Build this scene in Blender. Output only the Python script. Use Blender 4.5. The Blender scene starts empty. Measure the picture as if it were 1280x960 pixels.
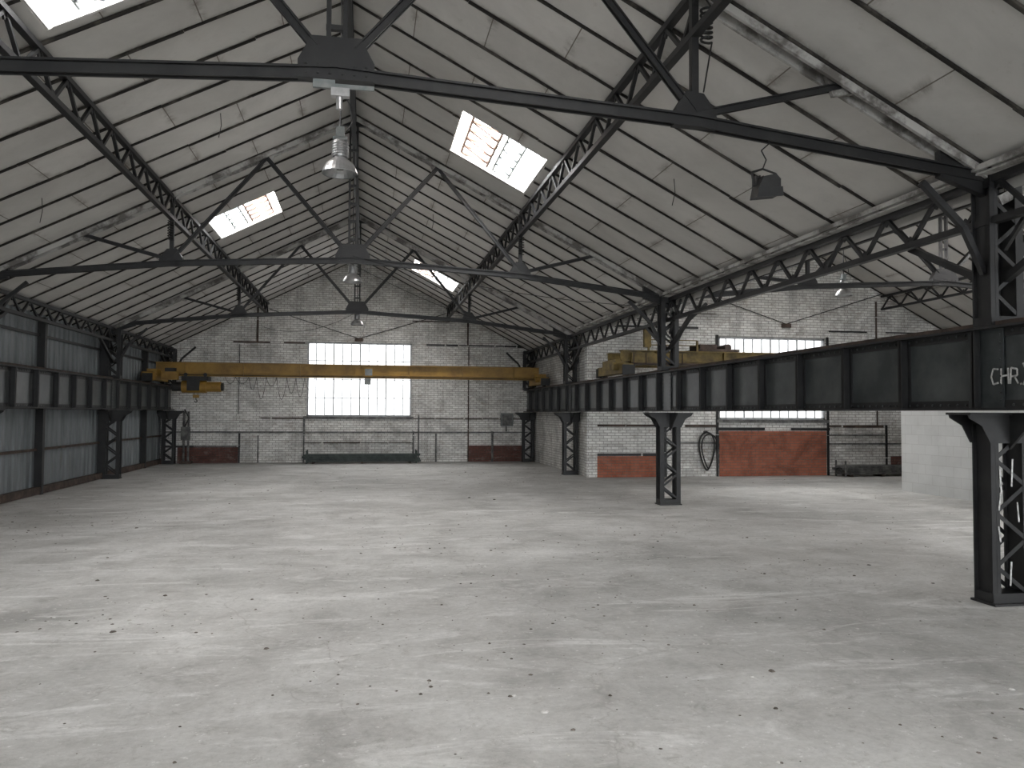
import bpy, math, random
from mathutils import Vector, Matrix
random.seed(4)
scn=bpy.context.scene
# ------------------------------------------------------------ parameters (metres)
XL,XR,XC=-8.9,7.94,-0.37
ZR,SL=9.89,0.517
YT=[-13.2,-2.0,9.1,20.3,30.75]
Y0,YB,YB2=-15.0,39.5,29.2
XC2,XR2=16.3,24.66
ZGB,ZGT=2.47,3.54
# ------------------------------------------------------------ materials
def newmat(name):
    m=bpy.data.materials.new(name); m.use_nodes=True
    nt=m.node_tree; b=nt.nodes['Principled BSDF']
    return m,nt,b
def N(nt,t,**k):
    n=nt.nodes.new(t)
    for a,v in k.items():
        setattr(n,a,v)
    return n
def coord(nt,swz=None,scale=(1,1,1)):
    tc=N(nt,'ShaderNodeTexCoord'); out=tc.outputs['Object']
    if swz:
        s=N(nt,'ShaderNodeSeparateXYZ'); c=N(nt,'ShaderNodeCombineXYZ')
        nt.links.new(out,s.inputs[0])
        for i,a in enumerate(swz):
            if a in 'XYZ': nt.links.new(s.outputs[a],c.inputs[i])
        out=c.outputs[0]
    mp=N(nt,'ShaderNodeMapping'); mp.inputs['Scale'].default_value=scale
    nt.links.new(out,mp.inputs[0]); return mp.outputs[0]
def noise(nt,vec,scale,detail=4,rough=.6,dist=0):
    n=N(nt,'ShaderNodeTexNoise'); n.inputs['Scale'].default_value=scale; n.inputs['Detail'].default_value=detail
    n.inputs['Roughness'].default_value=rough; n.inputs['Distortion'].default_value=dist
    nt.links.new(vec,n.inputs['Vector']); return n.outputs['Fac']
def ramp(nt,fac,stops):
    r=N(nt,'ShaderNodeValToRGB'); e=r.color_ramp.elements
    while len(e)<len(stops): e.new(.5)
    for x,(p,c) in zip(e,stops):
        x.position=p; x.color=(c,c,c,1) if isinstance(c,(int,float)) else (*c,1)
    nt.links.new(fac,r.inputs[0]); return r.outputs[0]
def mix(nt,fac,a,b,mode='MIX'):
    m=N(nt,'ShaderNodeMix',data_type='RGBA',blend_type=mode)
    for s,v in ((m.inputs[0],fac),(m.inputs[6],a),(m.inputs[7],b)):
        if isinstance(v,(int,float)): s.default_value=v
        elif isinstance(v,tuple): s.default_value=(*v,1)
        else: nt.links.new(v,s)
    return m.outputs[2]
def mul(nt,a,b):
    mm=N(nt,'ShaderNodeMath',operation='MULTIPLY'); nt.links.new(a,mm.inputs[0]); nt.links.new(b,mm.inputs[1]); return mm.outputs[0]
def bump(nt,b,h,strength=.3,dist=.02):
    n=N(nt,'ShaderNodeBump'); n.inputs['Strength'].default_value=strength; n.inputs['Distance'].default_value=dist
    nt.links.new(h,n.inputs['Height']); nt.links.new(n.outputs[0],b.inputs['Normal'])
def simple(name,c1,c2,scale=3,rough=.6,metal=0,detail=4,lo=.4,hi=.65):
    m,nt,b=newmat(name); v=coord(nt); f=noise(nt,v,scale,detail,.65)
    nt.links.new(ramp(nt,f,[(lo,c1),(hi,c2)]),b.inputs['Base Color'])
    b.inputs['Roughness'].default_value=rough; b.inputs['Metallic'].default_value=metal
    return m
STEEL=simple('dark_steel_paint',(.009,.009,.010),(.026,.026,.025),2.5,.5,.0,4,.42,.8)
GIRD=simple('girder_paint',(.032,.037,.038),(.085,.092,.092),1.3,.34,.1,5,.38,.72)
RAFT=simple('whitewashed_rafter',(.14,.13,.12),(.44,.43,.41),2.2,.8,0,5,.40,.55)
YEL=simple('crane_yellow',(.20,.11,.018),(.37,.215,.035),1.5,.5,0,4,.3,.65)
OLIVE=simple('crane_dusty_yellow',(.09,.065,.025),(.27,.19,.055),2.5,.6,0,4,.35,.65)
ALU=simple('lamp_aluminium',(.36,.36,.36),(.50,.50,.50),6,.35,.7)
BLACK=simple('black_plastic',(.008,.008,.008),(.018,.018,.018),5,.55)
RUST=simple('rusty_rail',(.04,.028,.023),(.10,.07,.055),3,.8)
GREEN=simple('dark_green_profile',(.015,.027,.024),(.06,.08,.07),3,.5)
WHITEP=simple('white_spray_paint',(.30,.30,.29),(.66,.66,.64),14,.8)
PIPE=simple('grey_pipe',(.07,.07,.07),(.20,.20,.19),4,.6)
BOX=simple('grey_cabinet',(.16,.18,.18),(.26,.27,.26),5,.6)
MULL=simple('window_mullion',(.32,.33,.34),(.50,.51,.52),5,.6)
CURB=simple('skylight_curb',(.5,.49,.47),(.7,.69,.67),4,.8)
LATB=simple('skylight_lattice',(.20,.13,.105),(.30,.22,.18),6,.7)
DEB1=simple('debris_dark',(.07,.06,.05),(.22,.19,.165),8,.95)
DEB2=simple('debris_light',(.48,.47,.44),(.68,.67,.65),8,.95)
DARKJ=simple('roof_joint_bar',(.014,.012,.010),(.11,.10,.085),1.6,.9,0,5,.50,.70)

def emis(name,col,st):
    m,nt,b=newmat(name)
    b.inputs['Base Color'].default_value=(.8,.8,.8,1)
    b.inputs['Emission Color'].default_value=(*col,1); b.inputs['Emission Strength'].default_value=st
    return m
GLW=emis('frosted_window_glass',(.96,.985,1.0),.75)
GLS=emis('skylight_glass',(.97,.985,1),13.0)
GLS2=emis('skylight_glass_warm',(1,.93,.88),10.0)

# floor
def mk_floor():
    m,nt,b=newmat('dusty_concrete'); v=coord(nt)
    big=noise(nt,v,.2,5,.65,.6); mid=noise(nt,v,.9,7,.72,.4); fine=noise(nt,v,14,5,.75)
    c=ramp(nt,big,[(.36,(.47,.47,.455)),(.62,(.69,.69,.675))])
    c=mix(nt,.7,c,ramp(nt,mid,[(.33,(.50,.49,.47)),(.47,(.80,.795,.78)),(.62,(1,1,.995))]),'MULTIPLY')
    st=coord(nt,None,(.35,1.3,1)); s=noise(nt,st,1.1,8,.74,1.2)
    c=mix(nt,ramp(nt,s,[(.53,0.0),(.64,.6)]),c,(.80,.80,.785))
    c=mix(nt,ramp(nt,noise(nt,v,2.6,8,.82,.5),[(.55,0.0),(.68,.65)]),c,(.29,.28,.255))
    c=mix(nt,ramp(nt,noise(nt,v,9,5,.8,.2),[(.60,0.0),(.68,.65)]),c,(.86,.86,.845))
    c=mix(nt,ramp(nt,noise(nt,v,21,4,.8,.2),[(.61,0.0),(.69,.7)]),c,(.32,.305,.28))
    sp=N(nt,'ShaderNodeTexVoronoi',feature='F1'); sp.inputs['Scale'].default_value=9; nt.links.new(v,sp.inputs['Vector'])
    msk=ramp(nt,sp.outputs['Distance'],[(.05,.7),(.10,0.0)])
    gate=ramp(nt,noise(nt,v,1.7,3,.6),[(.56,0.0),(.68,1.0)])
    c=mix(nt,mul(nt,msk,gate),c,(.24,.225,.20))
    c=mix(nt,.5,c,ramp(nt,fine,[(.3,.66),(.6,1.0)]),'MULTIPLY')
    vc=N(nt,'ShaderNodeTexVoronoi',feature='DISTANCE_TO_EDGE'); vc.inputs['Scale'].default_value=.33
    wob=N(nt,'ShaderNodeTexNoise'); wob.inputs['Scale'].default_value=1.3; wob.inputs['Detail'].default_value=5
    nt.links.new(v,wob.inputs['Vector'])
    ad=N(nt,'ShaderNodeVectorMath',operation='ADD'); nt.links.new(v,ad.inputs[0]); nt.links.new(wob.outputs['Color'],ad.inputs[1])
    nt.links.new(ad.outputs[0],vc.inputs['Vector'])
    c=mix(nt,ramp(nt,vc.outputs['Distance'],[(.0,.4),(.005,0.0)]),c,(.28,.27,.25))
    nt.links.new(c,b.inputs['Base Color'])
    nt.links.new(ramp(nt,mid,[(.3,.55),(.7,.85)]),b.inputs['Roughness'])
    b.inputs['Specular IOR Level'].default_value=.35
    bump(nt,b,fine,.35,.012)
    return m
FLOOR=mk_floor()
# roof boards
def mk_roof(xc):
    m,nt,b=newmat('roof_boards'); v=coord(nt)
    sh=N(nt,'ShaderNodeMapping'); sh.inputs['Location'].default_value=(-xc,0,0); nt.links.new(v,sh.inputs[0])
    def brick(ms,sm):
        br=N(nt,'ShaderNodeTexBrick',offset=.5); nt.links.new(sh.outputs[0],br.inputs['Vector'])
        br.inputs['Scale'].default_value=1; br.inputs['Brick Width'].default_value=2.3; br.inputs['Row Height'].default_value=1.12
        br.inputs['Mortar Size'].default_value=ms; br.inputs['Mortar Smooth'].default_value=sm; return br
    br=brick(.010,.3)
    br.inputs['Color1'].default_value=(.60,.585,.555,1); br.inputs['Color2'].default_value=(.54,.525,.495,1); br.inputs['Mortar'].default_value=(.17,.15,.13,1)
    c=br.outputs['Color']
    b2=brick(.15,1.0)
    g=ramp(nt,noise(nt,v,1.5,7,.75,.5),[(.46,0.0),(.64,.75)])
    c=mix(nt,mul(nt,b2.outputs['Fac'],g),c,(.18,.15,.125))
    c=mix(nt,.7,c,ramp(nt,noise(nt,v,.45,6,.7,.3),[(.32,.72),(.6,1.0)]),'MULTIPLY')
    c=mix(nt,ramp(nt,noise(nt,v,4.5,6,.8),[(.61,0.0),(.77,.45)]),c,(.30,.27,.235))
    nt.links.new(c,b.inputs['Base Color']); b.inputs['Roughness'].default_value=.9
    bump(nt,b,noise(nt,v,6,3,.6),.2,.01)
    return m
# painted brick
def mk_brick(name,swz,c1,c2,mort,dirt=.5,bw=.30,bh=.105):
    m,nt,b=newmat(name); v=coord(nt,swz); o=coord(nt)
    br=N(nt,'ShaderNodeTexBrick'); nt.links.new(v,br.inputs['Vector']); br.inputs['Scale'].default_value=1
    br.inputs['Brick Width'].default_value=bw; br.inputs['Row Height'].default_value=bh; br.inputs['Mortar Size'].default_value=.012
    br.inputs['Color1'].default_value=(*c1,1); br.inputs['Color2'].default_value=(*c2,1); br.inputs['Mortar'].default_value=(*mort,1)
    br.inputs['Bias'].default_value=-.1
    c=br.outputs['Color']
    c=mix(nt,.9,c,ramp(nt,noise(nt,o,.7,6,.78,.6),[(.36,.55),(.55,1.0)]),'MULTIPLY')
    c=mix(nt,ramp(nt,noise(nt,coord(nt,None,(1,1,1.8)),1.8,8,.85,.4),[(.53,0.0),(.62,dirt)]),c,(.30,.26,.225))
    st=coord(nt,None,(3,3,.35)); c=mix(nt,ramp(nt,noise(nt,st,.9,7,.75),[(.55,0.0),(.73,dirt)]),c,(.20,.18,.16))
    st2=coord(nt,None,(.5,.5,9)); c=mix(nt,ramp(nt,noise(nt,st2,1.3,7,.8),[(.56,0.0),(.67,dirt*1.1)]),c,(.23,.21,.19))
    nt.links.new(c,b.inputs['Base Color']); b.inputs['Roughness'].default_value=.9
    bump(nt,b,br.outputs['Fac'],-.4,.01)
    return m
BRW=mk_brick('whitewashed_brick','XZ',(.86,.855,.83),(.66,.655,.63),(.38,.365,.34),.6)
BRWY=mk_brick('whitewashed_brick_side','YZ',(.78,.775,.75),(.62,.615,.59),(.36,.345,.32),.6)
BRR=mk_brick('red_brick','XZ',(.42,.135,.078),(.33,.105,.06),(.20,.13,.10),.15)
BRD=mk_brick('dark_red_brick','XZ',(.15,.06,.048),(.11,.05,.042),(.08,.055,.045),.4)
def mk_block():
    m,nt,b=newmat('concrete_block'); v=coord(nt,'YZ')
    br=N(nt,'ShaderNodeTexBrick'); nt.links.new(v,br.inputs['Vector']); br.inputs['Scale'].default_value=1
    br.inputs['Brick Width'].default_value=.6; br.inputs['Row Height'].default_value=.3; br.inputs['Mortar Size'].default_value=.008
    br.inputs['Color1'].default_value=(.66,.67,.66,1); br.inputs['Color2'].default_value=(.62,.63,.62,1); br.inputs['Mortar'].default_value=(.54,.54,.53,1)
    c=mix(nt,.6,br.outputs['Color'],ramp(nt,noise(nt,coord(nt),1.2,5,.6),[(.3,.8),(.6,1.0)]),'MULTIPLY')
    nt.links.new(c,b.inputs['Base Color']); b.inputs['Roughness'].default_value=.9; return m
BLOCK=mk_block()
def mk_sheet():
    m,nt,b=newmat('corrugated_sheet'); v=coord(nt,None,(1,1.6,.25))
    c=ramp(nt,noise(nt,v,1.2,6,.7),[(.3,(.12,.135,.145)),(.55,(.21,.23,.24)),(.75,(.29,.31,.325))])
    c=mix(nt,ramp(nt,noise(nt,coord(nt,None,(1,4,.4)),1.5,5,.7),[(.6,0.0),(.72,.6)]),c,(.10,.09,.08))
    nt.links.new(c,b.inputs['Base Color']); b.inputs['Roughness'].default_value=.55; b.inputs['Metallic'].default_value=.2
    return m
SHEET=mk_sheet()

# ------------------------------------------------------------ mesh builder
class MB:
    def __init__(s): s.v=[];s.f=[];s.m=[];s.mats=[]
    def mi(s,mat):
        if mat not in s.mats: s.mats.append(mat)
        return s.mats.index(mat)
    def add(s,vs,fs,mat):
        b=len(s.v); i=s.mi(mat); s.v+= [tuple(p) for p in vs]
        for f in fs: s.f.append([b+k for k in f]); s.m.append(i)
    def box(s,x0,x1,y0,y1,z0,z1,mat):
        vs=[(x,y,z) for x in(x0,x1) for y in(y0,y1) for z in(z0,z1)]
        s.add(vs,[(0,1,3,2),(4,6,7,5),(0,4,5,1),(2,3,7,6),(0,2,6,4),(1,5,7,3)],mat)
    def beam(s,a,b,w,h,mat,up=(0,0,1)):
        a,b=Vector(a),Vector(b); d=(b-a).normalized(); up=Vector(up)
        if abs(d.dot(up))>.99: up=Vector((0,1,0))
        sx=d.cross(up).normalized(); u=sx.cross(d).normalized()
        vs=[p+sx*i*w/2+u*j*h/2 for p in(a,b) for i in(-1,1) for j in(-1,1)]
        s.add(vs,[(0,1,3,2),(4,6,7,5),(0,4,5,1),(2,3,7,6),(0,2,6,4),(1,5,7,3)],mat)
    def dbl(s,a,b,w,h,gap,mat):   # double-angle member
        for sg in(-1,1):
            o=Vector((0,sg*gap/2,0)); s.beam(Vector(a)+o,Vector(b)+o,w,h,mat)
            o2=Vector((0,sg*(gap/2+w),.0)); s.beam(Vector(a)+o2+Vector((0,0,h*.42)),Vector(b)+o2+Vector((0,0,h*.42)),w*2,h*.18,mat)
        L=(Vector(b)-Vector(a)).length; n=max(1,int(L/1.0))
        for i in range(1,n):
            p=Vector(a).lerp(Vector(b),i/n); q=Vector(a).lerp(Vector(b),(i+.08/L*n)/n)
            s.beam(p,q,gap,h*.6,mat)
    def prism(s,pts,off,mat):
        n=len(pts); o=Vector(off); vs=[Vector(p)-o/2 for p in pts]+[Vector(p)+o/2 for p in pts]
        s.add(vs,[list(range(n))[::-1],list(range(n,2*n))]+[(i,(i+1)%n,n+(i+1)%n,n+i) for i in range(n)],mat)
    def cyl(s,a,b,r,mat,n=12,r2=None):
        r2=r if r2 is None else r2
        a,b=Vector(a),Vector(b); d=(b-a).normalized(); t=Vector((1,0,0)) if abs(d.x)<.9 else Vector((0,1,0))
        e=d.cross(t).normalized(); g=d.cross(e)
        vs=[p+(e*math.cos(k*2*math.pi/n)+g*math.sin(k*2*math.pi/n))*q for p,q in((a,r),(b,r2)) for k in range(n)]
        s.add(vs,[list(range(n))[::-1],list(range(n,2*n))]+[(i,(i+1)%n,n+(i+1)%n,n+i) for i in range(n)],mat)
    def lathe(s,c,prof,mat,n=28):
        vs=[];fs=[]
        for r,z in prof:
            for k in range(n):
                a=k*2*math.pi/n; vs.append((c[0]+r*math.cos(a),c[1]+r*math.sin(a),c[2]+z))
        for j in range(len(prof)-1):
            for k in range(n): fs.append((j*n+k,j*n+(k+1)%n,(j+1)*n+(k+1)%n,(j+1)*n+k))
        s.add(vs,fs,mat)
    def tube(s,pts,r,mat,n=6):
        for a,b in zip(pts[:-1],pts[1:]): s.cyl(a,b,r,mat,n)
    def obj(s,name,smooth=False):
        me=bpy.data.meshes.new(name); me.from_pydata(s.v,[],s.f)
        for m in s.mats: me.materials.append(m)
        me.polygons.foreach_set('material_index',s.m)
        if smooth: me.polygons.foreach_set('use_smooth',[True]*len(me.polygons))
        me.update(); o=bpy.data.objects.new(name,me); scn.collection.objects.link(o); return o
def rz(x,xc=XC): return ZR-SL*abs(x-xc)
ZR2=ZR-SL*(8.3-XC)+SL*(XC2-8.3)
def rz2(x): return ZR2-SL*abs(x-XC2)

# ------------------------------------------------------------ floor, walls
b=MB(); b.box(-40,45,-60,60,-.3,0,FLOOR); b.obj('floor')

def gable(name,xa,xb,xc,zr,y,th,win,mat,patches):
    m=MB(); wx0,wx1,wz0,wz1=win; top=lambda x: zr-SL*abs(x-xc)+.05
    def poly(pts,): m.prism([(px,y+th/2,pz) for px,pz in pts],(0,th,0),mat)
    poly([(xa,0),(wx0,0),(wx0,top(wx0)),(xa,top(xa))])
    poly([(wx1,0),(xb,0),(xb,top(xb)),(wx1,top(wx1))])
    poly([(wx0,0),(wx1,0),(wx1,wz0),(wx0,wz0)])
    poly([(wx0,wz1),(wx1,wz1),(wx1,top(wx1)),(xc,top(xc)),(wx0,top(wx0))])
    for (a,c,z0,z1,pm) in patches: m.box(a,c,y-.03,y,z0,z1,pm)
    return m.obj(name)
gable('wall_back',-9.6,8.6,XC,ZR,YB,.35,(-2.8,2.2,2.2,5.8),BRW,[(-8.6,-5.9,0,.75,BRD),(5.0,7.7,0,.8,BRD)])
gable('wall_back_right',8.2,25.0,XC2,ZR2,YB2,.35,(13.5,18.05,2.2,5.45),BRW,[(13.5,18.05,0,1.75,BRR),(8.6,11.2,0,.8,BRR),(20.9,22.2,0,.75,BRD)])
b=MB(); b.box(8.3,8.6,YB2+.35,YB,0,5.6,BRWY); b.obj('wall_divider')
b=MB(); b.box(24.9,25.2,Y0,YB2+.35,0,5.7,BRWY); b.obj('wall_right')
b=MB(); b.box(16.85,17.1,13.0,23.0,0,3.3,BLOCK); b.box(17.1,24.3,22.75,23.0,0,2.4,BLOCK); b.obj('wall_partition')

# left corrugated wall
b=MB(); xw=-9.4; y=Y0; prof=[]
while y<YB:
    prof+=[(xw,y),(xw,y+.15),(xw+.04,y+.20),(xw+.04,y+.34)]; y+=.39
vs=[];fs=[]
for px,py in prof: vs+= [(px,py,.12),(px,py,5.3)]
for i in range(len(prof)-1): fs.append((2*i,2*i+2,2*i+3,2*i+1))
b.add(vs,fs,SHEET)
b.box(xw-.08,xw-.02,Y0,YB,0,5.3,SHEET)
b.obj('wall_left')
b=MB()
b.box(-9.33,-9.15,Y0,YB,.02,.22,RUST)
for z in (1.25,2.45,4.55): b.box(-9.34,-9.27,Y0,YB,z,z+.07,RUST if z<2 else STEEL)
y=Y0+1.6
while y<YB:
    b.box(-9.34,-9.13,y,y+.16,0,5.1,STEEL); y+=2.75*2
b.obj('trim_left_wall_framing')

# ------------------------------------------------------------ roof with skylights
def roof(name,xc,zr,xa,xb,y0,y1,sky_l,sky_r):
    m=MB(); mat=mk_roof(xc); T=.14; d0,d1=2.28,4.12
    for sg,xe,sk in((-1,xa,sky_l),(1,xb,sky_r)):
        E=abs(xe-xc)
        def slab(da,db,ya,yb,):
            p=[(xc+sg*da,zr-SL*da),(xc+sg*db,zr-SL*db)]
            vs=[(p[0][0],ya,p[0][1]),(p[1][0],ya,p[1][1]),(p[1][0],yb,p[1][1]),(p[0][0],yb,p[0][1])]
            vs+=[(x,y,z+T) for x,y,z in vs]
            m.add(vs,[(0,1,2,3),(7,6,5,4),(0,4,5,1),(1,5,6,2),(2,6,7,3),(3,7,4,0)],mat)
        slab(0,d0,y0,y1); slab(d1,E+.1,y0,y1)
        y=y0
        for a,c in sorted(sk): slab(d0,d1,y,a); y=c
        slab(d0,d1,y,y1)
        k=math.ceil(y0/1.12)
        while k*1.12<y1:
            yy=k*1.12
            segs=[(0.05,E)]
            for a,c in sk:
                if a-.05<yy<c+.05: segs=[(0.05,d0),(d1,E)]
            for s0,s1 in segs:
                t=s0
                while t<s1-.01:
                    t2=min(s1,t+random.uniform(1.2,3.2)); wd=random.choice([.035,.042,.055]); dz=random.uniform(.014,.035)
                    m.beam((xc+sg*t,yy+random.uniform(-.012,.012),zr-SL*t-dz),(xc+sg*t2,yy+random.uniform(-.012,.012),zr-SL*t2-dz),wd,.035,DARKJ)
                    t=t2
            k+=1
    return m.obj(name)
skl=[(9.7,12.1),(23.5,25.9),(-6,-3.6)]; skr=[(16.4,19.0),(32.9,35.3),(1.2,3.8),(-12,-9.5)]  # spans overhead and behind the camera are unseen skylights, added for more daylight
roof('ceiling',XC,ZR,-9.55,8.2,Y0,YB+.3,skl,skr)
skl2_added=[(11.0,13.5),(-5,-2.5),(23.0,25.4)]; skr2_added=[(3,5.5),(17.5,20.0)]  # right hall skylights are added glowing panes that brighten the interior
roof('ceiling.001',XC2,ZR2,8.2,25.1,Y0,YB2+.3,skl2_added,skr2_added)

def skylight(xc,zr,sg,ya,yb):
    m=MB(); d0,d1=2.28,4.12; H=.34
    P=lambda d,y,h=0: (xc+sg*d,y,zr-SL*d+h)
    for d in(d0,d1):
        m.beam(P(d,ya-.05,H/2+.02),P(d,yb+.05,H/2+.02),.05,H,CURB)
    for y in(ya,yb):
        m.beam(P(d0,y,H/2+.02),P(d1,y,H/2+.02),.05,H,CURB)
    dm=(d0+d1)/2
    for (da,db,mt) in((d0,dm,GLS2),(dm,d1,GLS)):
        vs=[P(da,ya,H),P(db,ya,H),P(db,yb,H),P(da,yb,H)]
        m.add(vs,[(0,1,2,3)],mt)
    vs=[P(d0-.1,ya-.1,H+.05),P(d1+.1,ya-.1,H+.05),P(d1+.1,yb+.1,H+.05),P(d0-.1,yb+.1,H+.05)]
    m.add(vs,[(0,1,2,3)],CURB)
    for d in(d0+.28,dm-.02): m.beam(P(d,ya,H*.4),P(d,yb,H*.4),.05,.06,LATB)
    for d in(dm+.12,d1-.42): m.beam(P(d,ya,H*.4),P(d,yb,H*.4),.04,.05,BOX)
    n=5; L=(yb-ya)/n
    for i in range(n):
        m.beam(P(d0+.28,ya+i*L,H*.35),P(dm-.02,ya+(i+.5)*L,H*.35),.045,.04,LATB)
        m.beam(P(dm-.02,ya+(i+.5)*L,H*.35),P(d0+.28,ya+(i+1)*L,H*.35),.045,.04,LATB)
        m.beam(P(dm+.12,ya+i*L,H*.35),P(d1-.42,ya+(i+.5)*L,H*.35),.035,.03,BOX)
        m.beam(P(d1-.42,ya+(i+.5)*L,H*.35),P(dm+.12,ya+(i+1)*L,H*.35),.035,.03,BOX)
        if i: m.beam(P(d0,ya+i*L,H*.9),P(d1,ya+i*L,H*.9),.03,.04,MULL)
    m.obj('skylight_window')
for a,c in skl: skylight(XC,ZR,-1,a,c)
for a,c in skr: skylight(XC,ZR,1,a,c)
for a,c in skl2_added: skylight(XC2,ZR2,-1,a,c)
for a,c in skr2_added: skylight(XC2,ZR2,1,a,c)

# ------------------------------------------------------------ windows
def window(name,x0,x1,z0,z1,y):
    m=MB(); m.box(x0,x1,y+.20,y+.22,z0,z1,GLW); m.box(x0,x1,y+.25,y+.33,z0,z1,CURB)
    for a in (x0+.03,x1-.03): m.box(a-.05,a+.05,y+.05,y+.2,z0,z1,MULL)
    for a in (z0+.03,z1-.03): m.box(x0,x1,y+.05,y+.2,a-.05,a+.05,MULL)
    n=12
    for i in range(1,n):
        x=x0+(x1-x0)*i/n; w=.035 if i%3 else .055; m.box(x-w/2,x+w/2,y+.16,y+.2,z0,z1,MULL)
    for i in (1,2,3):
        z=z0+(z1-z0)*i/4; m.box(x0,x1,y+.14,y+.2,z-.015,z+.015,MULL)
    m.box(x0-.1,x1+.1,y-.08,y+.2,z0-.12,z0,PIPE)
    m.obj(name)
window('window_1',-2.8,2.2,2.2,5.8,YB); window('window_2',13.5,18.05,2.2,5.45,YB2)

# ------------------------------------------------------------ roof trusses
def truss(xc,zr,xl,xr,Y):
    m=MB(); ZC,ZQ,ZE=6.20,5.96,5.50; q,n,mm=4.27,2.10,6.22
    roofz=lambda d: zr-SL*d
    for sg,xe in((-1,xl),(1,xr)):
        X=lambda d: xc+sg*d
        E=abs(xe-xc)
        m.dbl((X(E),Y,ZE),(X(q),Y,ZQ),.03,.13,.10,STEEL)
        m.dbl((X(q),Y,ZQ),(X(0),Y,ZC),.03,.13,.10,STEEL)
        m.dbl((X(0.2),Y,ZC+.25),(X(n),Y,roofz(n)-.15),.025,.10,.07,STEEL)
        m.dbl((X(n),Y,roofz(n)-.15),(X(q),Y,ZQ+.1),.022,.085,.06,STEEL)
        m.beam((X(q),Y,ZQ+.1),(X(q),Y,roofz(q)-.1),.09,.09,STEEL)
        m.dbl((X(q),Y,ZQ+.08),(X(mm),Y,roofz(mm)-.12),.022,.08,.06,STEEL)
        m.prism([(X(q-.28),Y,ZQ-.06),(X(q+.28),Y,ZQ-.08),(X(q+.26),Y,ZQ+.12),(X(q+.1),Y,ZQ+.34),(X(q-.12),Y,ZQ+.36),(X(q-.26),Y,ZQ+.14)],(0,.13,0),STEEL)
        m.prism([(X(n-.22),Y,roofz(n-.22)-.12),(X(n+.22),Y,roofz(n+.22)-.12),(X(n+.08),Y,roofz(n)-.32),(X(n-.10),Y,roofz(n)-.3)],(0,.06,0),RAFT)
        m.prism([(X(mm-.2),Y,roofz(mm-.2)-.1),(X(mm+.2),Y,roofz(mm+.2)-.1),(X(mm-.1),Y,roofz(mm)-.26)],(0,.06,0),RAFT)
        for dy in(-.11,.11): m.beam((X(0),Y+dy,roofz(0)-.09),(X(E),Y+dy,roofz(E)-.09),.05,.13,RAFT)
        m.prism([(X(E),Y,ZE-.25),(X(E),Y,ZE+.1),(X(E-.7),Y,ZE+.32),(X(E-.7),Y,ZE-.02)],(0,.1,0),STEEL)
    m.prism([(xc-.42,Y,ZC-.08),(xc+.42,Y,ZC-.08),(xc+.42,Y,ZC+.12),(xc+.27,Y,ZC+.40),(xc-.27,Y,ZC+.40),(xc-.42,Y,ZC+.12)],(0,.15,0),STEEL)
    for dx in(-.09,.09): m.beam((xc+dx,Y,ZC),(xc+dx,Y,zr-.1),.05,.10,STEEL)
    for k in range(7): m.box(xc-.12,xc+.12,Y-.03,Y+.03,ZC+.5+k*.45,ZC+.56+k*.45,STEEL)
    for dx in(-.33,-.2,-.07,.07,.2,.33):
        for dz in(-.02,.08): m.cyl((xc+dx,Y-.075,ZC+dz),(xc+dx,Y-.09,ZC+dz),.015,STEEL,6)
    m.prism([(xc-.3,Y,zr-.3),(xc+.3,Y,zr-.3),(xc,Y,zr-.12)],(0,.08,0),STEEL)
    m.obj('roof_truss')
for Y in YT: truss(XC,ZR,XL,XR,Y)
for Y in YT[:-1]: truss(XC2,ZR2,XR+.1,XR2,Y)

# ------------------------------------------------------------ longitudinal lattice beams
def lattice(x,y0,y1,zb,zt,pitch,name,ch=.08,dg=.05,mt=STEEL,mt2=None):
    m=MB(); mt2=mt2 or mt
    m.beam((x,y0,zt),(x,y1,zt),.11,ch,mt2); m.beam((x,y0,zb),(x,y1,zb),.11,ch,mt)
    n=round((y1-y0)/pitch); p=(y1-y0)/n
    for i in range(n):
        m.beam((x,y0+i*p,zb),(x,y0+(i+.5)*p,zt),dg,dg,mt); m.beam((x,y0+(i+.5)*p,zt),(x,y0+(i+1)*p,zb),dg,dg,mt)
        m.prism([(x,y0+i*p-.12,zb),(x,y0+i*p+.12,zb),(x,y0+i*p,zb+.14)],(.03,0,0),mt)
        m.prism([(x,y0+(i+.5)*p-.12,zt),(x,y0+(i+.5)*p+.12,zt),(x,y0+(i+.5)*p,zt-.14)],(.03,0,0),mt)
    m.obj(name)
for x in(-4.64,3.9): lattice(x,Y0,YB-.02,rz(x)-.64,rz(x)-.12,1.12,'lattice_purlin',.085,.055)
for x in(XC2-4.27,XC2+4.27): lattice(x,Y0,YB2-.02,rz2(x)-.64,rz2(x)-.12,1.12,'lattice_purlin')
lattice(XC,Y0,YB-.02,ZR-.62,ZR-.15,1.12,'ridge_lattice_beam'); lattice(XC2,Y0,YB2-.02,ZR2-.62,ZR2-.15,1.12,'ridge_lattice_beam')
lattice(XR,Y0,YB-.02,4.92,5.46,1.12,'eave_lattice_beam',.09,.055,STEEL,STEEL); lattice(XL,Y0,YB-.02,4.92,5.35,1.12,'eave_lattice_beam',.09,.055)
lattice(XR2,Y0,YB2-.02,4.92,5.40,1.12,'eave_lattice_beam',.09,.055)
b=MB(); b.box(XR-.20,XR+.06,Y0,YB2,5.507,5.535,RAFT); b.beam((XR-.24,Y0,5.58),(XR-.24,YB2,5.58),.05,.07,RAFT); b.obj('valley_gutter')

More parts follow.
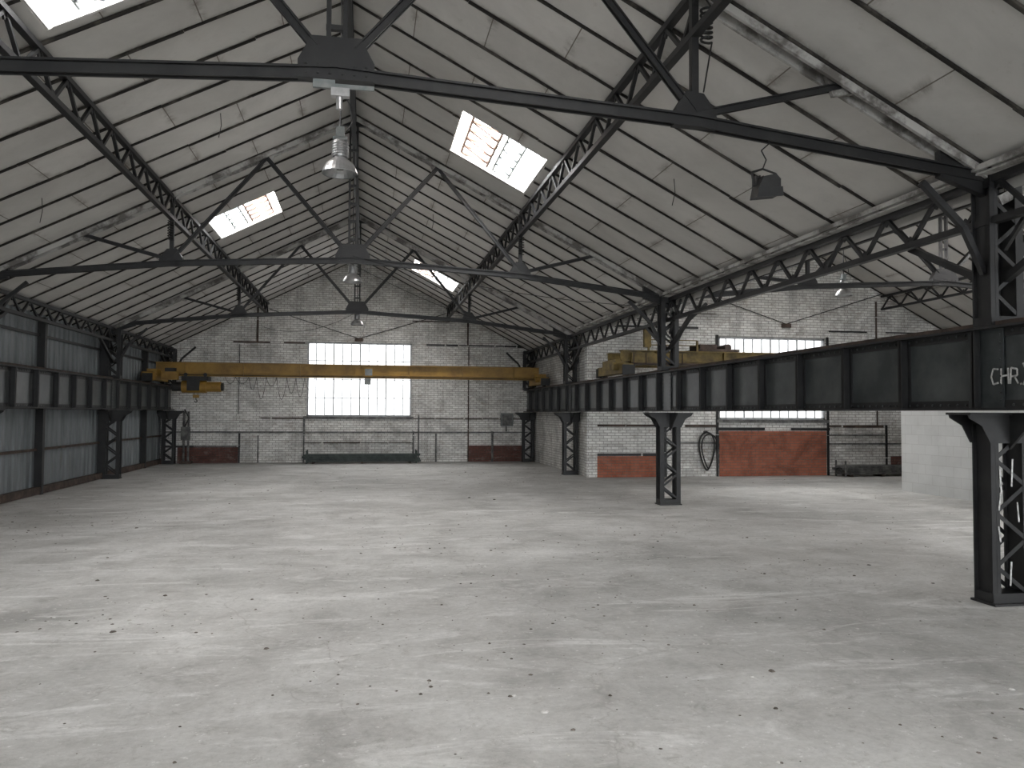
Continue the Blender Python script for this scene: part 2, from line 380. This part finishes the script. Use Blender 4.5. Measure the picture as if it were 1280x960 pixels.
# ------------------------------------------------------------ columns
def column(x,y,paint=False):
    m=MB(); W=.22; D=.15
    def laced(z0,z1,W,D,st):
        for sg in(-1,1):
            m.box(x+sg*W-.012,x+sg*W+.012,y-D,y+D,z0,z1,STEEL)
            for s2 in(-1,1): m.box(min(x+sg*W,x+sg*(W+.065)),max(x+sg*W,x+sg*(W+.065)),y+s2*D-.01,y+s2*D+.01,z0,z1,STEEL)
            for s2 in(-1,1): m.box(min(x+sg*W,x+sg*(W-.05)),max(x+sg*W,x+sg*(W-.05)),y+s2*D-.012,y+s2*D+.012,z0,z1,STEEL)
        z=z0+.12;k=0
        while z+st<z1-.05:
            for s2 in(-1,1):
                a,c=((x-W,x+W) if k%2 else (x+W,x-W))
                m.beam((a,y+s2*D,z),(c,y+s2*D,z+st),.05,.012,STEEL,up=(0,1,0))
            z+=st;k+=1
        m.box(x-W-.06,x+W+.06,y-D-.015,y+D+.015,z0,z0+.12,STEEL); m.box(x-W-.06,x+W+.06,y-D-.015,y+D+.015,z1-.15,z1,STEEL)
    laced(.03,ZGB-.03,W,D,.34)
    laced(ZGT+.02,5.5 if x>0 else 5.3,W-.04,D,.30)
    m.box(x-W-.08,x+W+.08,y-D-.06,y+D+.06,0,.03,STEEL)
    for s2 in(-1,1):
        yy=y+s2*(D+.02)
        m.prism([(x-.62,yy,ZGB-.03),(x+.62,yy,ZGB-.03),(x+.60,yy,ZGB-.10),(x+.42,yy,ZGB-.20),(x+.30,yy,ZGB-.42),(x-.30,yy,ZGB-.42),(x-.42,yy,ZGB-.20),(x-.60,yy,ZGB-.10)],(0,.02,0),STEEL)
    m.box(x-.62,x+.62,y-.22,y+.22,ZGB-.06,ZGB-.03,STEEL)
    for s2 in(-1,1): m.prism([(x,y+s2*D,ZGB-.03),(x,y+s2*(D+.5),ZGB-.03),(x,y+s2*D,ZGB-.5)],(.04,0,0),STEEL)
    for s2 in(-1,1):
        if y+s2*1.68>YB: continue
        m.beam((x,y+s2*.12,4.15),(x,y+s2*1.68,4.92),.09,.09,STEEL)
        m.beam((x,y+s2*.12,4.55),(x,y+s2*.9,5.35),.05,.05,STEEL)
    sides=([-1,1] if 0<x<10 else ([1] if x<0 else [-1]))
    for sg in sides:
        pts=[Vector((x+sg*.2,y,4.25)),Vector((x+sg*.5,y,4.85)),Vector((x+sg*1.1,y,5.40))]
        for a,c in zip(pts[:-1],pts[1:]): m.beam(a,c,.07,.08,STEEL)
    if paint:
        yy=y-D-.02
        for pl in [[(-.17,1.75),(-.15,1.45),(-.19,1.2)],[(.02,1.85),(.0,1.5)],[(-.2,1.0),(-.17,.8)],[(-.02,.55),(-.04,.25)],[(.08,1.3),(.1,1.05)]]:
            for a,c in zip(pl[:-1],pl[1:]): m.beam((x+a[0],yy,a[1]),(x+c[0],yy,c[1]),.022,.004,WHITEP,up=(0,1,0))
    m.obj('steel_column')
for y in YT: column(XR+(.16 if y==9.1 else 0),y,y==9.1); column(XL,y)
column(XR,39.1); column(XL,39.1)
for y in YT[:-1]: column(XR2,y)

# ------------------------------------------------------------ runway girders
def girder(x,y0,y1,graf=False):
    m=MB()
    m.box(x-.012,x+.012,y0,y1,ZGB,ZGT,GIRD)
    for z0,z1 in((ZGT-.03,ZGT),(ZGB,ZGB+.03)): m.box(x-.19,x+.19,y0,y1,z0,z1,STEEL)
    for sg in(-1,1):
        a,c=sorted((x+sg*.012,x+sg*.03))
        m.box(a,c,y0,y1,ZGT-.13,ZGT-.03,STEEL); m.box(a,c,y0,y1,ZGB+.03,ZGB+.13,STEEL)
    m.box(x-.035,x+.035,y0,y1,ZGT,ZGT+.07,RUST)
    y=9.2-1.45*40
    while y<y1:
        if y>y0+.05:
            for sg in(-1,1):
                a,c=sorted((x+sg*.012,x+sg*.15)); m.box(a,c,y-.012,y+.012,ZGB+.03,ZGT-.03,STEEL)
                a,c=sorted((x+sg*.012,x+sg*.028)); m.box(a,c,y-.07,y+.07,ZGB+.03,ZGT-.03,STEEL)
                a,c=sorted((x+sg*.13,x+sg*.15)); m.box(a,c,y-.04,y+.04,ZGB+.03,ZGT-.03,STEEL)
        y+=1.45
    for yc in YT:
        if yc<y1:
            for sg in(-1,1):
                a,c=sorted((x+sg*.03,x+sg*.045)); m.box(a,c,yc-.30,yc+.30,ZGB+.03,ZGT-.03,GIRD)
            for sg in(-1,1):
                for dy in(-.25,.25):
                    for k in range(9):
                        z=ZGB+.12+k*.105; m.cyl((x+sg*.04,yc+dy,z),(x+sg*.058,yc+dy,z),.016,GIRD,6)
    y=max(y0,2)+.1
    while y<y1:
        sg=-1 if x>0 else 1
        for z in(ZGT-.07,ZGB+.07): m.cyl((x+sg*.03,y,z),(x+sg*.043,y,z),.018,GIRD,6)
        y+=.16
    if graf:
        xx=x-.048; H=.20; zb=2.80
        def L(y,pts):
            for a,c in zip(pts[:-1],pts[1:]):
                m.beam((xx,y-a[0]*.12,zb+a[1]*H),(xx,y-c[0]*.12,zb+c[1]*H),.004,.022,WHITEP)
        L(9.0,[(1,.95),(.3,1),(0,.5),(.3,0),(1,.1)])
        L(8.84,[(0,0),(.05,1)]);L(8.84,[(0,.5),(1,.55)]);L(8.84,[(1,0),(.95,1)])
        L(8.69,[(0,0),(.1,1),(.9,.9),(.9,.5),(.1,.45)]);L(8.69,[(.5,.5),(1,0)])
        L(8.55,[(.1,-.05),(.3,0)])
        L(8.49,[(0,1.25),(.5,.6),(1,0)]);L(8.49,[(.5,.6),(0,-.1)]);L(8.49,[(.5,.6),(1,1.2)])
        L(8.32,[(0,1.1),(1,1.0),(.2,.1),(1.1,0)])
    m.obj('crane_runway_girder')
girder(XR,Y0,39.3,True); girder(XL,Y0,39.3); girder(XR2,Y0,YB2-.1)

# ------------------------------------------------------------ overhead cranes
def crane(x0,x1,y,dual):
    m=MB(); mt=OLIVE if dual else YEL
    ys=[y-.7,y+.7] if dual else [y]
    zb,zt=(4.02,4.50) if dual else (3.93,4.53)
    for yy in ys:
        m.box(x0,x1,yy-.02,yy+.02,zb,zt,mt); m.box(x0,x1,yy-.17,yy+.17,zt-.03,zt,mt); m.box(x0,x1,yy-.17,yy+.17,zb,zb+.03,mt)
        m.box(x0,x1,yy-.12,yy+.12,zb+.12,zb+.17,mt)
        k=x0+1.2
        while k<x1:
            m.box(k-.01,k+.01,yy-.15,yy+.15,zb,zt,mt); k+=2.4
    for xe in (x0+.02,x1-.02):
        m.box(xe-.16,xe+.16,y-1.5,y+1.5,3.72,4.02,mt); m.box(xe-.2,xe+.2,y-.75,y+.75,3.9,4.2,mt)
        for s in(-1.2,1.2):
            m.cyl((xe-.07,y+s,3.77),(xe+.07,y+s,3.77),.155,BLACK,18)
            m.box(xe-.2,xe+.2,y+s*1.22-.06,y+s*1.22+.06,3.66,3.98,BLACK)
        m.cyl((xe-.35,y-.9,3.95),(xe+.1,y-.9,3.95),.13,mt,14)
    if not dual:
        hx=x0+1.65
        m.box(hx-.55,hx+.55,y-.32,y+.32,3.74,3.92,BLACK)
        for a in(-.4,.4):
            for s in(-.2,.2): m.cyl((hx+a,y+s-.03,3.99),(hx+a,y+s+.03,3.99),.08,BLACK,12)
        m.cyl((hx-.55,y-.1,3.48),(hx+.45,y-.1,3.48),.27,YEL,20)
        m.cyl((hx+.45,y-.1,3.48),(hx+1.05,y-.1,3.48),.22,YEL,16)
        m.cyl((hx+1.05,y-.1,3.48),(hx+1.15,y-.1,3.48),.17,BLACK,16)
        m.cyl((hx-.95,y-.1,3.48),(hx-.55,y-.1,3.48),.2,BLACK,16)
        m.box(hx-.3,hx+.2,y-.44,y-.2,3.3,3.75,BLACK)
        m.box(x0+.35,x0+1.0,y-.6,y-.3,3.75,4.1,YEL); m.box(x0+.5,x0+.9,y-.62,y-.3,4.1,4.25,BLACK)
        for a in(-.15,.15): m.cyl((hx+a,y,3.4),(hx+a*.4,y,3.12),.012,BLACK,5)
        m.box(hx-.12,hx+.12,y-.08,y+.08,3.0,3.13,YEL)
        m.tube([(hx,y,3.0),(hx,y,2.92),(hx+.06,y,2.86),(hx,y,2.80),(hx-.07,y,2.86)],.02,BLACK)
        m.box(-.1,.3,y-.25,y-.15,4.0,4.4,YEL); m.box(-.06,.26,y-.26,y-.25,4.05,4.35,BOX)
        m.box(-.08,.2,y-.25,y-.1,3.65,3.92,BOX)
        x=hx+1.2
        for k in range(9):
            w=random.uniform(.25,.6); dp=random.uniform(.25,1.0) if k>1 else .3
            m.tube([(x+w*t,y-.12,3.92-dp*(1-(2*t-1)**2)) for t in [i/8 for i in range(9)]],.010,BLACK,5); x+=w
        m.cyl((x0+.3,y-.2,3.98),(x1-.3,y-.2,3.98),.012,BLACK,5)
    else:
        for xx in(x0+.9,x0+2.6): m.box(xx-.03,xx+.03,y-.93,y-.87,4.5,5.2 if xx<x0+1 else 4.85,mt)
        m.beam((x0+.9,y-.9,4.85),(x0+2.6,y-.9,4.85),.03,.03,mt); m.beam((x0+.9,y-.9,4.68),(x0+2.6,y-.9,4.68),.03,.03,mt)
        m.box(x0+.75,x0+.98,y-.95,y-.8,4.6,5.25,mt)
        m.box(x0+2.7,x0+4.2,y-.75,y+.75,4.52,4.60,RUST)
        m.box(x0+2.9,x0+3.5,y-.45,y+.45,4.60,4.78,RUST); m.cyl((x0+3.9,y-.5,4.68),(x0+3.9,y+.5,4.68),.12,RUST,16)
        m.box(x0+.3,x0+2.2,y-.98,y-.9,4.05,4.40,OLIVE)
        for k in range(5): m.box(x0+.35+k*.42,x0+.38+k*.42,y-1.0,y-.9,4.05,4.40,RUST)
        m.box(x0+.2,x1-.2,y-1.3,y-.9,4.02,4.06,RUST)
    m.obj('overhead_crane')
crane(XL+.02,XR-.02,36.5,False)
crane(XR+.3,XR2-.05,26.0,True)
b=MB(); b.box(XR+.22,XR+.36,Y0,YB2-.05,ZGT,ZGT+.07,RUST)
y=-13
while y<29: b.box(XR+.20,XR+.36,y-.05,y+.05,ZGT-.25,ZGT,STEEL); y+=1.45
b.obj('crane_rail')

# ------------------------------------------------------------ lamps
def bell(x,y,z,top):
    m=MB()
    m.lathe((x,y,z),[(.245,0),(.25,.01),(.235,.06),(.19,.14),(.12,.20),(.085,.22),(.085,.24)],ALU)
    m.lathe((x,y,z),[(.24,0.005),(.22,.06),(.175,.135),(.10,.195),(.0,.2)],ALU)
    m.lathe((x,y,z),[(.10,.24),(.105,.26),(.105,.44),(.09,.47),(.0,.48)],ALU)
    for k in range(5): m.lathe((x,y,z),[(.105,.27+k*.035),(.118,.275+k*.035),(.118,.285+k*.035),(.105,.29+k*.035)],ALU)
    m.box(x-.10,x+.10,y-.05,y+.05,z+.48,z+.52,BOX); m.box(x-.06,x+.06,y-.06,y+.06,z+.52,z+.66,BOX)
    m.lathe((x,y,z),[(.05,.06),(.06,.12),(.04,.19)],WHITEP,14)
    m.cyl((x,y,z+.66),(x,y,top),.014,STEEL,6)
    m.tube([(x+.08,y,z+.6),(x+.17,y,z+.75),(x+.12,y,z+1.0),(x+.03,y,z+1.2)],.01,BLACK)
    m.obj('highbay_pendant_lamp',)
bell(XC-.03,11.4,5.75,ZR-.65); bell(XC,20.75,5.72,ZR-.65); bell(XC,31.2,5.75,ZR-.65); bell(14.1,21.8,5.98,rz2(14.1)-.02)
b=MB(); fx,fy,fz=4.80,9.1,5.20
b.tube([(fx,fy,5.88),(fx+.05,fy-.08,5.74),(fx-.06,fy-.08,5.64),(fx+.02,fy-.05,5.54),(fx,fy,5.44)],.008,BLACK)
b.prism([(fx-.15,fy-.06,fz-.15),(fx+.15,fy-.06,fz-.11),(fx+.15,fy-.06,fz+.08),(fx+.09,fy-.06,fz+.14),(fx-.07,fy-.06,fz+.10),(fx-.12,fy-.06,fz+.0)],(0,.22,0),BLACK)
b.prism([(fx-.17,fy-.18,fz-.17),(fx+.17,fy-.18,fz-.13),(fx+.16,fy-.18,fz-.02),(fx-.15,fy-.18,fz-.05)],(0,.03,0),STEEL)
for k in range(6): b.box(fx-.10+k*.045,fx-.09+k*.045,fy-.03,fy+.09,fz-.05,fz+.15,BLACK)
b.tube([(fx-.15,fy-.06,fz),(fx-.16,fy-.03,fz+.18),(fx,fy,fz+.24),(fx+.16,fy-.03,fz+.18),(fx+.15,fy-.06,fz)],.014,BLACK)
b.obj('hanging_floodlight')
b=MB(); b.box(-.62,-.38,9.0,9.03,6.0,6.1,BOX); b.box(-.62,.05,8.98,9.0,6.0,6.05,BOX); b.box(-.42,-.22,8.93,9.02,5.9,5.99,ALU); b.cyl((-.33,8.98,5.9),(-.33,8.98,5.76),.035,ALU,12)
b.obj('truss_junction_box')
b=MB(); pts=[]
for i in range(90):
    a=i/90*2*math.pi*7; pts.append((4.02+.07*math.cos(a),9.0+.05*math.sin(a),6.92+i/90*.42))
b.tube(pts,.016,BLACK,5); b.tube([pts[-1],(3.98,9.0,7.5)],.01,BLACK); b.tube([pts[0],(3.98,9.0,6.3)],.01,BLACK); b.obj('coiled_cable')
for (cx,cy) in((-4.64,20.2),(3.9,20.2),(3.9,30.6),(-4.64,30.6)):
    b=MB(); pts=[(cx+.07*math.cos(i*.6),cy-.03+.05*math.sin(i*.6),6.5+i*.006) for i in range(80)]
    b.tube(pts,.013,BLACK,4); b.obj('coiled_cable')
b=MB()
def sag(a,c,d,r=.008,n=14):
    a,c=Vector(a),Vector(c); b.tube([tuple(a.lerp(c,i/n)-Vector((0,0,d*(1-(2*i/n-1)**2)))) for i in range(n+1)],r,BLACK,4)
sag((XC,20.2,6.3),(7.7,20.5,5.3),.25); sag((XC,20.3,6.1),(7.5,30.6,5.5),.4); sag((XC,30.7,6.2),(-5,39.3,6.5),.5)
sag((XC,39.3,6.0),(XC+.4,31,6.2),.2)
for (x,y) in((-5.6,13),(-6.5,17.5),(5.6,14),(2,25),(-3,17)):
    z=rz(x)-.02; b.tube([(x,y,z),(x+.02,y,z-.25),(x-.03,y+.02,z-.5)],.007,BLACK,4)
b.obj('loose_cables')
b=MB()
for xc,y in((XC,YB-.12),(XC2,YB2-.12)):
    b.cyl((xc-4.2,y,7.3),(xc,y,5.98),.018,STEEL,6); b.cyl((xc+4.2,y,7.3),(xc,y,5.98),.018,STEEL,6); b.box(xc-.2,xc+.2,y-.03,y+.03,5.84,6.0,RUST)
b.obj('gable_tie_rods')

# ------------------------------------------------------------ back wall fittings
b=MB(); CY=YB
def hb(x0,x1,z,h=.12,mt=STEEL):
    x=x0
    while x<x1-.01:
        e=min(x1,x+random.uniform(.4,2.0)); j=random.uniform(-.012,.012); hh=h*random.uniform(.5,1.05)
        if mt is PIPE or random.random()<.86: b.box(x,e,CY-.05,CY,z-(h if mt is PIPE else hh)/2+(0 if mt is PIPE else j),z+(h if mt is PIPE else hh)/2,mt)
        x=e+(0 if mt is PIPE else random.uniform(0,.12))
def vb(x,z0,z1,w=.12,mt=STEEL):
    z=z0
    while z<z1-.01:
        e=min(z1,z+random.uniform(.5,1.6)); ww=w*random.uniform(.6,1.05)
        b.box(x-ww/2,x+ww/2,CY-.06,CY,z,e,mt); z=e+random.uniform(0,.05)
vb(-5.85,0,1.4,.1); vb(-5.1,5.75,7.4,.10,RUST); vb(-2.9,0,2.2,.10,PIPE); vb(2.3,0,1.5,.10,PIPE); vb(5.0,0,5.7,.07,RUST); vb(4.95,5.75,7.0,.10,RUST)
vb(-5.0,0,1.3,.06,PIPE); vb(-5.9,2.3,5.6,.04,PIPE)
hb(-9.2,-2.9,1.45,.07,PIPE); hb(-2.9,8,1.45,.06,PIPE); hb(2.9,4.9,5.75,.09); hb(5.0,8.2,5.75,.11); hb(-6.2,-2.9,5.72,.07,RUST); hb(-5.1,-3.4,6.9,.05,RUST); hb(2.2,4.9,6.9,.06,RUST)
hb(-5.9,8.2,2.12,.06,RUST); hb(-9.2,-5.8,.78,.08,STEEL); hb(4.9,8.2,.82,.08,STEEL); hb(-2.9,2.3,.95,.05,RUST)
b.cyl((2.55,CY-.08,.0),(2.55,CY-.08,2.3),.035,PIPE,8); b.cyl((6.2,CY-.08,.0),(6.2,CY-.08,1.5),.05,PIPE,8); b.cyl((3.4,CY-.1,0),(3.4,CY-.1,1.4),.04,PIPE,8)
b.obj('trim_1')
b=MB(); CY=YB2
hb(8.6,13.4,1.95,.10,RUST); hb(18.1,24.8,1.95,.10,RUST); hb(13.4,18.2,1.83,.14,STEEL); vb(13.42,0,5.5,.1); vb(18.12,0,5.5,.1); hb(8.6,11.3,.86,.1,STEEL); vb(11.3,0,2.0,.1); hb(20.6,22.4,.8,.08)
vb(20.7,0,2.0,.08); hb(8.6,13.4,5.75,.09); hb(18.2,24.5,5.75,.09); hb(18.2,22.5,1.25,.06,PIPE); hb(18.2,20.7,1.6,.05,PIPE); vb(20.3,1.9,7,.05,RUST)
hb(11.3,13.4,1.3,.05,PIPE); hb(9,13.4,6.3,.05,RUST)
b.obj('trim_2')
b=MB(); b.box(6.62,7.22,YB-.25,YB-.01,1.75,2.4,BOX); b.box(6.67,7.17,YB-.27,YB-.25,1.8,2.35,PIPE); b.cyl((6.9,YB-.1,1.75),(6.9,YB-.1,1.5),.03,BLACK,8); b.obj('electrical_cabinet')
b=MB(); pts=[]
for i in range(33):
    a=i/32*2*math.pi; pts.append((12.95+.30*math.cos(a)+.06*math.sin(2*a),YB2-.12,.98+.72*math.sin(a)))
b.tube(pts,.032,BLACK,8); b.tube([(p[0]+.08,p[1]-.06,p[2]*.94+.04) for p in pts[:24]],.028,BLACK,8); b.cyl((12.9,YB2-.2,1.72),(12.9,YB2,1.72),.05,STEEL,8); b.obj('hanging_hose')
def stack(x0,x1,y,w,mt):
    m=MB()
    for xx in(x0+.4,(x0+x1)/2,x1-.4): m.box(xx-.05,xx+.05,y-w/2,y+w/2,0,.08,RUST)
    for j in range(4):
        for k in range(3):
            yy=y-w/2+.1+k*(w-.2)/2; o=random.uniform(-.15,.15); z=.08+j*.09
            m.box(x0+o,x1+o,yy-.07,yy+.07,z,z+.02,mt); m.box(x0+o,x1+o,yy-.07,yy-.055,z,z+.075,mt); m.box(x0+o,x1+o,yy+.055,yy+.07,z,z+.075,mt)
    for xx in(x0+.1,x1-.1): m.box(xx-.03,xx+.03,y-w/2-.04,y-w/2,0,.62,mt); m.box(xx-.03,xx+.03,y+w/2,y+w/2+.04,0,.62,mt)
    m.obj('metal_profile_stack')
stack(-2.8,2.5,38.8,.7,GREEN); stack(18.2,21.7,28.6,.6,PIPE)
b=MB()
b.box(-8.4,-7.9,38.9,39.4,0,.12,RUST)
for x in(-8.25,-8.05): b.cyl((x,39.1,0.1),(x,39.1,2.4),.05,PIPE,8)
b.box(-8.35,-7.95,38.95,39.05,1.1,1.7,PIPE); b.tube([(-8.2,39.0,1.7),(-8.0,38.95,2.1),(-8.2,38.95,2.5)],.03,BLACK)
b.obj('corner_pipework')

# ------------------------------------------------------------ floor debris
b=MB()
def chip(x,y,s,mt):
    n=5; a0=random.random()*6; h=s*random.uniform(.15,.45)
    p=[(x+s*random.uniform(.6,1.1)*math.cos(a0+k*2*math.pi/n),y+s*random.uniform(.6,1.1)*math.sin(a0+k*2*math.pi/n),0.001) for k in range(n)]
    t=[(x+(q[0]-x)*.6,y+(q[1]-y)*.6,h) for q in p]
    b.add(p+t,[tuple(range(n,2*n))]+[(i,(i+1)%n,n+(i+1)%n,n+i) for i in range(n)],mt)
cl=[(random.uniform(-8,8),random.uniform(3.5,36),random.uniform(.5,2.2)) for _ in range(26)]
for i in range(4600):
    if random.random()<.5:
        c=random.choice(cl); x,y=random.gauss(c[0],c[2]),random.gauss(c[1],c[2])
    else: x,y=random.uniform(-8.8,16),random.uniform(2.5,38)
    if not(-8.8<x<16.5 and 2<y<38.3) or (x>7.6 and y>28.5): continue
    s=abs(random.gauss(0,.011))+.005
    if random.random()<.02: s*=1.9
    chip(x,y,s,DEB1 if random.random()<.6 else DEB2)
b.obj('floor_debris')

# ------------------------------------------------------------ world, camera
w=bpy.data.worlds.new('overcast_sky'); scn.world=w; w.use_nodes=True
bg=w.node_tree.nodes['Background']; bg.inputs[0].default_value=(.93,.965,1.0,1); bg.inputs[1].default_value=3.2
cam=bpy.data.cameras.new('camera'); co=bpy.data.objects.new('camera',cam); scn.collection.objects.link(co); scn.camera=co
cam.sensor_width=36; cam.lens=1001.0/1280*36; cam.clip_end=200; cam.clip_start=.05
yaw,pitch,roll=.1802,.0366,.0052
co.matrix_world=Matrix.Translation((0,0,2.4))@Matrix.Rotation(-yaw,4,'Z')@Matrix.Rotation(math.pi/2+pitch,4,'X')@Matrix.Rotation(roll,4,'Z')
scn.view_settings.view_transform='Standard'
scn.view_settings.exposure=1.2
